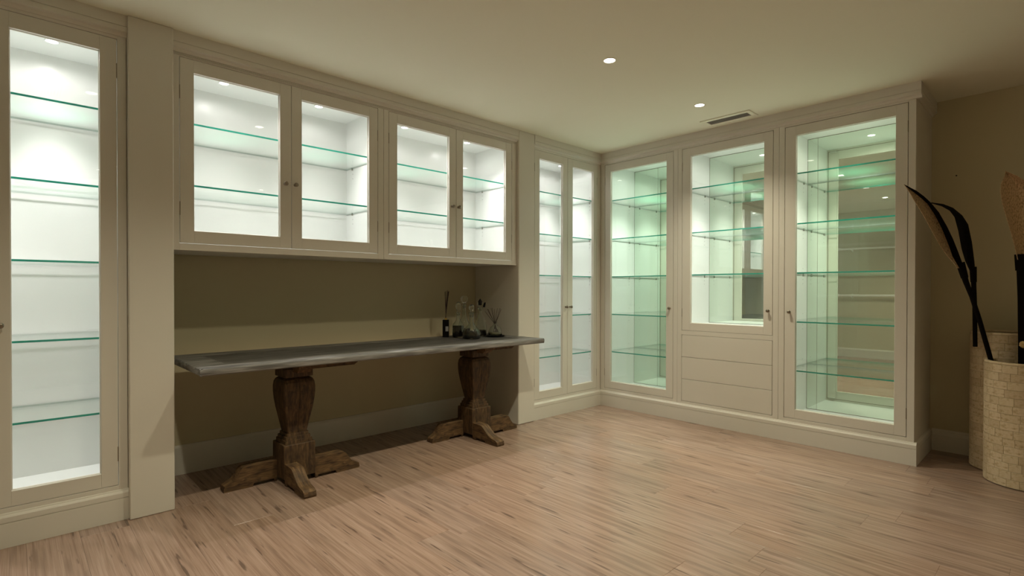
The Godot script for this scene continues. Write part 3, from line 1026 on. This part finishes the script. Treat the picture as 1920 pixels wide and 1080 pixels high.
func build_bottles() -> void:
	var Y := 0.7855
	var o := thing("reed_diffuser", "slim square black bottle with gold collar and tall dark reeds", "diffuser", Vector3(-0.335, Y, 1.737), deg_to_rad(48))
	var st := mb()
	box(st, Vector3(-0.026, 0, -0.026), Vector3(0.026, 0.150, 0.026), 0.002)
	part("bottle", st, M.black, o)
	st = mb()
	box(st, Vector3(0.0, 0.052, 0.0262), Vector3(0.024, 0.094, 0.0268), 0.0002)
	part("label", st, M.label, o, "grey paper label")
	st = mb()
	lathe(st, [Vector2(0, 0.150), Vector2(0.011, 0.150), Vector2(0.011, 0.164), Vector2(0.006, 0.166), Vector2(0.0, 0.166)], 16)
	part("collar", st, M.gold, o)
	reeds(o, Vector3(0, 0.165, 0), [Vector3(0.004, 0.235, 0.0), Vector3(0.026, 0.232, 0.006), Vector3(0.016, 0.238, -0.006), Vector3(-0.006, 0.228, 0.008), Vector3(0.020, 0.226, 0.004)], 0.0024)

	o = thing("decanter", "shorter cut-glass decanter of dark spirit beside the black reed bottle, ball stopper", "decanter", Vector3(-0.250, Y, 1.668), 0.0, "glass decanters")
	vessel(o, [Vector2(0, 0), Vector2(0.044, 0.0), Vector2(0.050, 0.010), Vector2(0.052, 0.045), Vector2(0.050, 0.098), Vector2(0.043, 0.118), Vector2(0.024, 0.140), Vector2(0.017, 0.158), Vector2(0.016, 0.205), Vector2(0.024, 0.213), Vector2(0.024, 0.216)], 0.004, 0.100, M.liquid)
	stopper(o, [Vector2(0, 0.190), Vector2(0.0105, 0.190), Vector2(0.0115, 0.217), Vector2(0.010, 0.224), Vector2(0.016, 0.236), Vector2(0.0235, 0.255), Vector2(0.022, 0.278), Vector2(0.014, 0.300), Vector2(0, 0.308)])

	o = thing("decanter", "tallest slender glass decanter with a flat round stopper, behind the wide one", "decanter", Vector3(-0.305, Y, 1.560), 0.0, "glass decanters")
	vessel(o, [Vector2(0, 0), Vector2(0.046, 0.0), Vector2(0.052, 0.012), Vector2(0.054, 0.06), Vector2(0.049, 0.105), Vector2(0.034, 0.140), Vector2(0.021, 0.175), Vector2(0.0165, 0.22), Vector2(0.016, 0.268), Vector2(0.026, 0.276), Vector2(0.026, 0.280)], 0.004, 0.070, M.liquid)
	stopper(o, [Vector2(0, 0.245), Vector2(0.010, 0.245), Vector2(0.0115, 0.283), Vector2(0.012, 0.292), Vector2(0.026, 0.304), Vector2(0.033, 0.322), Vector2(0.031, 0.342), Vector2(0.019, 0.354), Vector2(0, 0.357)])

	o = thing("decanter", "widest squat ship-style glass decanter in front, dark drink in its base", "decanter", Vector3(-0.085, Y, 1.655), 0.0, "glass decanters")
	vessel(o, [Vector2(0, 0), Vector2(0.062, 0.0), Vector2(0.074, 0.006), Vector2(0.080, 0.020), Vector2(0.079, 0.040), Vector2(0.070, 0.066), Vector2(0.054, 0.088), Vector2(0.034, 0.108), Vector2(0.0215, 0.126), Vector2(0.0185, 0.150), Vector2(0.018, 0.205), Vector2(0.028, 0.213), Vector2(0.028, 0.217)], 0.0045, 0.062, M.liquid)
	stopper(o, [Vector2(0, 0.180), Vector2(0.0115, 0.180), Vector2(0.013, 0.218), Vector2(0.009, 0.226), Vector2(0.017, 0.238), Vector2(0.0225, 0.254), Vector2(0.019, 0.272), Vector2(0.010, 0.284), Vector2(0, 0.288)])

	o = thing("decanter", "pear-shaped fluted glass decanter with a black pourer, rightmost of the decanters", "decanter", Vector3(-0.215, Y, 1.452), 0.0, "glass decanters")
	vessel(o, [Vector2(0, 0), Vector2(0.044, 0.0), Vector2(0.054, 0.010), Vector2(0.059, 0.045), Vector2(0.058, 0.085), Vector2(0.050, 0.118), Vector2(0.036, 0.148), Vector2(0.025, 0.175), Vector2(0.0195, 0.205), Vector2(0.020, 0.240), Vector2(0.027, 0.247), Vector2(0.027, 0.251)], 0.0042, 0.055, M.liquid)
	stopper(o, [Vector2(0, 0.225), Vector2(0.0135, 0.225), Vector2(0.014, 0.252), Vector2(0.010, 0.258), Vector2(0.024, 0.272), Vector2(0.027, 0.288), Vector2(0.020, 0.306), Vector2(0.008, 0.322), Vector2(0, 0.326)])
	st = mb()
	lathe(st, [Vector2(0, 0.276), Vector2(0.011, 0.278), Vector2(0.012, 0.300), Vector2(0.007, 0.322), Vector2(0, 0.334)], 14)
	part("pourer", st, M.black, o)
	st = mb()
	tube(st, [Vector3(0.018, 0.255, -0.028), Vector3(0.021, 0.286, -0.035), Vector3(0.022, 0.297, -0.040)], [0.010, 0.009, 0.005], 10)
	part("spout", st, M.black, o)

	var dish := thing("saucer", "small black saucer near the far end of the table", "saucer", Vector3(-0.098, Y, 1.378))
	st = mb()
	st.set_smooth_group(0)
	lathe(st, [Vector2(0, 0), Vector2(0.05, 0), Vector2(0.078, 0.005), Vector2(0.088, 0.009), Vector2(0.086, 0.0105), Vector2(0.06, 0.0065), Vector2(0, 0.005)], 32)
	part("dish", st, M.black, dish)
	o = thing("reed_diffuser", "clear dome-shaped glass bottle with splayed dark reeds standing on the black saucer", "diffuser", Vector3(-0.098, Y + 0.0068, 1.378))
	vessel(o, [Vector2(0, 0), Vector2(0.054, 0.0), Vector2(0.060, 0.006), Vector2(0.0605, 0.030), Vector2(0.055, 0.055), Vector2(0.042, 0.076), Vector2(0.024, 0.090), Vector2(0.015, 0.097), Vector2(0.014, 0.114), Vector2(0.019, 0.118), Vector2(0.019, 0.121)], 0.003, 0.028, M.pale_liquid)
	var tips := []
	var right := Vector3(0.687, 0, -0.727)
	var toward := Vector3(0.727, 0, 0.687)
	for k in [[-0.088, 0.185, 0.01], [-0.070, 0.205, -0.02], [-0.062, 0.207, 0.03], [-0.038, 0.214, -0.03], [-0.026, 0.217, 0.02], [-0.006, 0.206, 0.0], [0.018, 0.212, -0.02], [0.044, 0.214, 0.015], [0.052, 0.204, -0.01]]:
		tips.append(right * k[0] + toward * k[2] + Vector3.UP * (k[1] - 0.05))
	for t in tips:
		st = mb()
		tube(st, [Vector3(-t.x * 0.30, 0.033, -t.z * 0.30), Vector3(t.x * 0.02, 0.100, t.z * 0.02), Vector3(t.x, 0.05 + t.y + 0.028, t.z)], [0.0022, 0.0022, 0.0022], 6)
		part("reed", st, M.reed, o)

# ---------------------------------------------------------------- vases
func build_vases() -> void:
	vase(Vector3(3.187, 0, -0.094), 0.197, 0.752, "tall round tile-clad beige vase in front, cut by the right edge", 15, 16, 0.2)
	vase(Vector3(3.085, 0, -0.375), 0.192, 0.915, "taller tile-clad beige vase standing behind against the wall", 18, 15, 0.75)

func vase(at: Vector3, r: float, h: float, label: String, rows: int, cols: int, turn: float) -> void:
	var o := thing("floor_vase", label, "vase", at, turn, "tile-clad floor vases")
	var st := mb()
	st.set_smooth_group(0)
	var ri := r - 0.022
	lathe(st, [Vector2(0, 0.0), Vector2(r - 0.012, 0.0), Vector2(r - 0.006, 0.006), Vector2(r - 0.003, 0.02), Vector2(r - 0.003, h - 0.012), Vector2(r - 0.006, h - 0.004), Vector2(r - 0.012, h), Vector2(ri, h), Vector2(ri, h - 0.01), Vector2(ri, 0.02), Vector2(0, 0.02)], 56)
	part("body", st, M.grout, o)
	# rim band
	st = mb()
	st.set_smooth_group(0)
	lathe(st, [Vector2(ri + 0.001, h - 0.004), Vector2(r - 0.004, h - 0.012), Vector2(r - 0.001, h - 0.010), Vector2(r - 0.0015, h - 0.001), Vector2(r - 0.006, h + 0.004), Vector2(ri + 0.004, h + 0.004), Vector2(ri - 0.001, h), Vector2(ri - 0.001, h - 0.006)], 56)
	part("rim", st, M.tiles[1], o)
	# variants of one curved tile
	var th := TAU / cols
	var ph := (h - 0.016) / rows
	var meshes := []
	for v in 4:
		for wv in 3:
			var t := mb()
			curved_tile(t, r, th * [1.0, 0.78, 1.22][wv], ph, 0.0004 + 0.0003 * v)
			meshes.append(t)
	var ready := []
	for i in meshes.size():
		ready.append(mesh_of(meshes[i], M.tiles[int(i / 3.0)]))
	for j in rows:
		var start := rng.randf() * th
		var a := 0.0
		var pat := []
		while pat.size() < cols:
			if cols - pat.size() >= 2 and rng.randf() < 0.5:
				if rng.randf() < 0.5:
					pat.append_array([1, 2])
				else:
					pat.append_array([2, 1])
			else:
				pat.append(0)
		for k in cols:
			var wv: int = pat[k]
			var ww: float = th * [1.0, 0.78, 1.22][wv]
			put_fast("tile", ready[(rng.randi() % 4) * 3 + wv], o, Transform3D(Basis(Vector3.UP, -(start + a + ww * 0.5)), Vector3(0, 0.004 + ph * j, 0)), j * cols + k)
			a += ww

func put_fast(called: String, me: Mesh, parent: Node, at: Transform3D, n: int) -> void:
	var o := MeshInstance3D.new()
	o.mesh = me
	o.transform = at
	o.name = called if n == 0 else "%s_%03d" % [called, n]
	parent.add_child(o, true)

func curved_tile(st: SurfaceTool, r: float, th: float, h: float, proud: float) -> void:
	var n := 4
	var g := 0.0003
	var e := 0.0009
	var ta := -th / 2 + g / r
	var tb := th / 2 - g / r
	var r0 := r - 0.0022
	var r1 := r + proud - 0.001
	var f := func(t: float, rr: float, y: float) -> Vector3: return Vector3(cos(t) * rr, y, sin(t) * rr)
	var de := e / r
	for k in n:
		var t0 := lerpf(ta + de, tb - de, float(k) / n)
		var t1 := lerpf(ta + de, tb - de, float(k + 1) / n)
		var m: Vector3 = f.call((t0 + t1) / 2, 1.0, 0.0)
		quad(st, f.call(t0, r1, g + e), f.call(t1, r1, g + e), f.call(t1, r1, h - g - e), f.call(t0, r1, h - g - e), m)
		quad(st, f.call(t0, r0, g), f.call(t1, r0, g), f.call(t1, r1, g + e), f.call(t0, r1, g + e), Vector3.DOWN + m * 0.5)
		quad(st, f.call(t0, r0, h - g), f.call(t1, r0, h - g), f.call(t1, r1, h - g - e), f.call(t0, r1, h - g - e), Vector3.UP + m * 0.5)
	for s in [[ta, ta + de, -1.0], [tb, tb - de, 1.0]]:
		var tn: Vector3 = Vector3(-sin(s[0]), 0, cos(s[0])) * s[2]
		quad(st, f.call(s[0], r0, g), f.call(s[0], r0, h - g), f.call(s[1], r1, h - g - e), f.call(s[1], r1, g + e), tn + f.call(s[0], 0.5, 0.0))

# ---------------------------------------------------------------- metal leaves
# a folded blade: rows of [left edge, fold, right edge], each with thickness
func blade(st: SurfaceTool, rows: Array, side_a: bool) -> void:
	# one half of the folded leaf (fold to edge), subdivided, 2.4 mm thick
	var n := 5
	var grid := []
	for r in rows:
		var line: Array[Vector3] = []
		for k in n + 1:
			var t := float(k) / n
			var a: Vector3 = r[1]
			var b: Vector3 = r[0] if side_a else r[2]
			var bulge: Vector3 = r[3] * (sin(PI * t) * 0.18 * (b - a).length())
			line.append(a.lerp(b, t) + bulge)
		grid.append(line)
	var thick := 0.0024
	for i in grid.size() - 1:
		for k in n:
			var a: Vector3 = grid[i][k]
			var b: Vector3 = grid[i][k + 1]
			var c: Vector3 = grid[i + 1][k + 1]
			var d: Vector3 = grid[i + 1][k]
			var nn := (c - a).cross(d - b).normalized() * thick * 0.5
			quad(st, a + nn, b + nn, c + nn, d + nn, nn)
			quad(st, a - nn, b - nn, c - nn, d - nn, -nn)
			if k == n - 1:
				quad(st, b + nn, c + nn, c - nn, b - nn, b - a)
			if k == 0:
				quad(st, a + nn, d + nn, d - nn, a - nn, a - b)

func leaf(o: Node3D, rows: Array, stem: Array, rad: Array, ma: Material, mb_: Material) -> void:
	var st := mb()
	blade(st, rows, true)
	part("blade_half", st, ma, o)
	st = mb()
	blade(st, rows, false)
	part("blade_half", st, mb_, o)
	st = mb()
	tube(st, stem, rad, 10)
	part("stem", st, M.iron, o)
	st = mb()
	var e: int = stem.size() - 1
	var dd: Vector3 = (stem[e - 1] - stem[e]).normalized()
	tube(st, [stem[e] - dd * 0.03, stem[e] + dd * 0.07], [rad[e] * 1.25, rad[e - 1] * 1.25], 10)
	part("collar", st, M.iron, o)

# a point at a pixel of the photograph's outline drawing, laid at a real depth (metres) in front of the viewpoint
const EYE := Vector3(3.37931442, 1.19238274, 4.4598715)
func outline(px: float, py: float, depth: float) -> Vector3:
	var f := Vector3(-0.72696859, -0.00760445, -0.68662861)
	var r := Vector3(0.68664002, 0.00140534, -0.72699623)
	var u := Vector3(-0.00649335, 0.9999701, -0.00419988)
	return EYE + (f + r * ((px - 960.0) / 992.5551) - u * ((py - 551.4145) / 992.5551)) * depth

func build_leaves() -> void:
	var toward := Vector3(0.727, 0.0, 0.687)
	# leaf leaning left out of the front vase
	var o := thing("metal_leaf", "bronze and black metal leaf leaning left towards the cabinet, from the front vase", "metal leaf", Vector3(3.03, 0.0, -0.07), 0.0, "metal leaf sculptures")
	var org := o.position
	var D := 3.37
	var rows := []
	for q in [
		[1695.4, 346, 1695.6, 346.5, 1696, 347], [1718.5, 358, 1714, 361, 1706, 362], [1732, 368, 1727, 371, 1714, 376], [1744, 379, 1739, 382, 1723, 390], [1760, 398, 1753, 403, 1736, 412], [1775, 424, 1766, 428, 1751, 440], [1787, 449, 1777, 455, 1764, 463], [1797, 474, 1786, 481, 1776, 479], [1803, 490, 1794, 495, 1788, 493], [1807, 501, 1799, 503, 1795, 502]]:
		var back := 0.05 * sin(PI * clampf((q[1] - 346.0) / 160.0, 0.0, 1.0))
		rows.append([outline(q[0], q[1], D - 0.012) - org, outline(q[2], q[3], D + back) - org, outline(q[4], q[5], D - 0.030) - org, -toward * 0.6])
	leaf(o, rows, [outline(1868, 705, D) - org, outline(1857, 672, D) - org, outline(1836.5, 600, D) - org, outline(1822, 556, D) - org, outline(1811, 528, D) - org, outline(1803, 501, D + 0.01) - org], [0.0135, 0.0135, 0.0135, 0.013, 0.0155, 0.019], M.iron, M.bronze)
	# dark leaf from the rear vase
	o = thing("metal_leaf", "dark narrow metal leaf arching over from the rear vase", "metal leaf", Vector3(3.03, 0.0, -0.34), 0.0, "metal leaf sculptures")
	org = o.position
	D = 3.50
	rows = []
	for q in [
		[1745.8, 379.6, 1746, 380.2, 1745.8, 380.8], [1769, 383, 1768, 384.5, 1766, 386.5], [1787, 390, 1784, 392, 1781, 395], [1804, 404, 1797, 408, 1790, 407], [1815, 421, 1805, 426, 1797, 433], [1822, 454, 1810, 457, 1803, 466], [1826.5, 489, 1815, 491, 1810, 489], [1828.3, 509, 1822, 511, 1820.5, 512]]:
		rows.append([outline(q[0], q[1], D - 0.02) - org, outline(q[2], q[3], D - 0.035) - org, outline(q[4], q[5], D - 0.005) - org, toward * 0.4])
	leaf(o, rows, [outline(1828.5, 650, D) - org, outline(1828, 612, D) - org, outline(1827.5, 570, D) - org, outline(1826, 540, D) - org, outline(1824.8, 509, D - 0.01) - org], [0.0125, 0.0125, 0.0125, 0.0135, 0.0155], M.iron, M.iron)
	# broad upright leaf at the frame's edge
	o = thing("metal_leaf", "broad upright bronze metal leaf on a thick black stem at the right edge", "metal leaf", Vector3(3.17, 0.0, -0.12), 0.0, "metal leaf sculptures")
	org = o.position
	D = 3.30
	rows = []
	for q in [
		[1885.5, 320.5, 1886, 321, 1886.5, 321.5], [1883.5, 331, 1893, 330, 1908, 330], [1877, 344, 1902, 342, 1935, 348], [1875.6, 359, 1909, 358, 1950, 366], [1879, 380, 1914, 380, 1957, 388], [1887.5, 409.5, 1917, 410, 1956, 414], [1896.5, 439, 1918, 440, 1948, 442], [1903.5, 466, 1918, 468, 1937, 468], [1908, 487, 1918.5, 489, 1930, 488]]:
		var back := 0.055 * sin(PI * clampf((q[1] - 318.0) / 175.0, 0.0, 1.0))
		rows.append([outline(q[0], q[1], D - 0.01) - org, outline(q[2], q[3], D + back) - org, outline(q[4], q[5], D - 0.02) - org, -toward * 0.5])
	leaf(o, rows, [outline(1919.5, 712, D) - org, outline(1919.5, 640, D) - org, outline(1919, 560, D) - org, outline(1918.5, 524, D) - org, outline(1918.5, 486, D) - org], [0.027, 0.027, 0.028, 0.030, 0.034], M.bronze, M.bronze)
	# dried seed head beside the stem
	o = thing("dried_flower", "small knobbly golden dried flower head beside the thick black stem", "dried flower", Vector3(3.22, 0.0, -0.06))
	org = o.position
	var st := mb()
	var c := outline(1920, 646, 3.22) - org
	for k in 26:
		var y := 1.0 - 2.0 * (k + 0.5) / 26.0
		var rr := sqrt(1.0 - y * y)
		var dir := Vector3(cos(k * 2.39996) * rr, y, sin(k * 2.39996) * rr)
		bead(st, c + dir * 0.016, 0.0075)
	part("flower_head", st, M.gold_flower if M.has("gold_flower") else mat(lin(0.55, 0.38, 0.15), 0.6), o)
	st = mb()
	tube(st, [c + Vector3(0.01, -0.12, -0.02), c], [0.0035, 0.003], 6)
	part("stalk", st, M.reed, o)

func bead(st: SurfaceTool, c: Vector3, r: float) -> void:
	lathe(st, [Vector2(0, -r), Vector2(r * 0.8, -r * 0.6), Vector2(r, 0), Vector2(r * 0.8, r * 0.6), Vector2(0, r)], 7, c)

# ---------------------------------------------------------------- the wall the mirrors show
func build_unseen_wall() -> void:
	for k in 3:
		var y: float = [1.935, 1.495, 1.105][k]
		var o := thing("wall_rail", "white round wall rail on brackets seen in the mirror, %s of three" % ["top", "middle", "bottom"][k], "rail", Vector3(0.45, y, Z1 - 0.07), 0.0, "white wall rails")
		var st := mb()
		tube(st, [Vector3(0.05, 0, 0), Vector3(2.6, 0, 0)], [0.019, 0.019], 14)
		part("bar", st, M.rail, o)
		for e in [0.05, 2.6]:
			st = mb()
			st.set_smooth_group(0)
			var s := -1.0 if e < 1.0 else 1.0
			tube(st, [Vector3(e, 0, 0), Vector3(e + s * 0.012, 0, 0), Vector3(e + s * 0.02, 0, 0), Vector3(e + s * 0.04, 0, 0), Vector3(e + s * 0.065, 0, 0), Vector3(e + s * 0.075, 0, 0)], [0.019, 0.026, 0.018, 0.030, 0.022, 0.004], 14)
			part("finial", st, M.rail, o)
		for e in [0.22, 2.4]:
			st = mb()
			box(st, Vector3(e - 0.012, -0.045, 0.05), Vector3(e + 0.012, 0.03, 0.07), 0.003)
			box(st, Vector3(e - 0.010, -0.030, -0.012), Vector3(e + 0.010, -0.014, 0.055), 0.003)
			part("bracket", st, M.rail, o)
	var sc := thing("wall_screw", "tiny dark screw left in the bare beige wall above the leaning leaf", "screw", Vector3(2.79, 2.035, Z0))
	var st := mb()
	tube(st, [Vector3(0, 0, -0.004), Vector3(0, 0, 0.006)], [0.005, 0.005], 8)
	part("head", st, M.dark, sc)
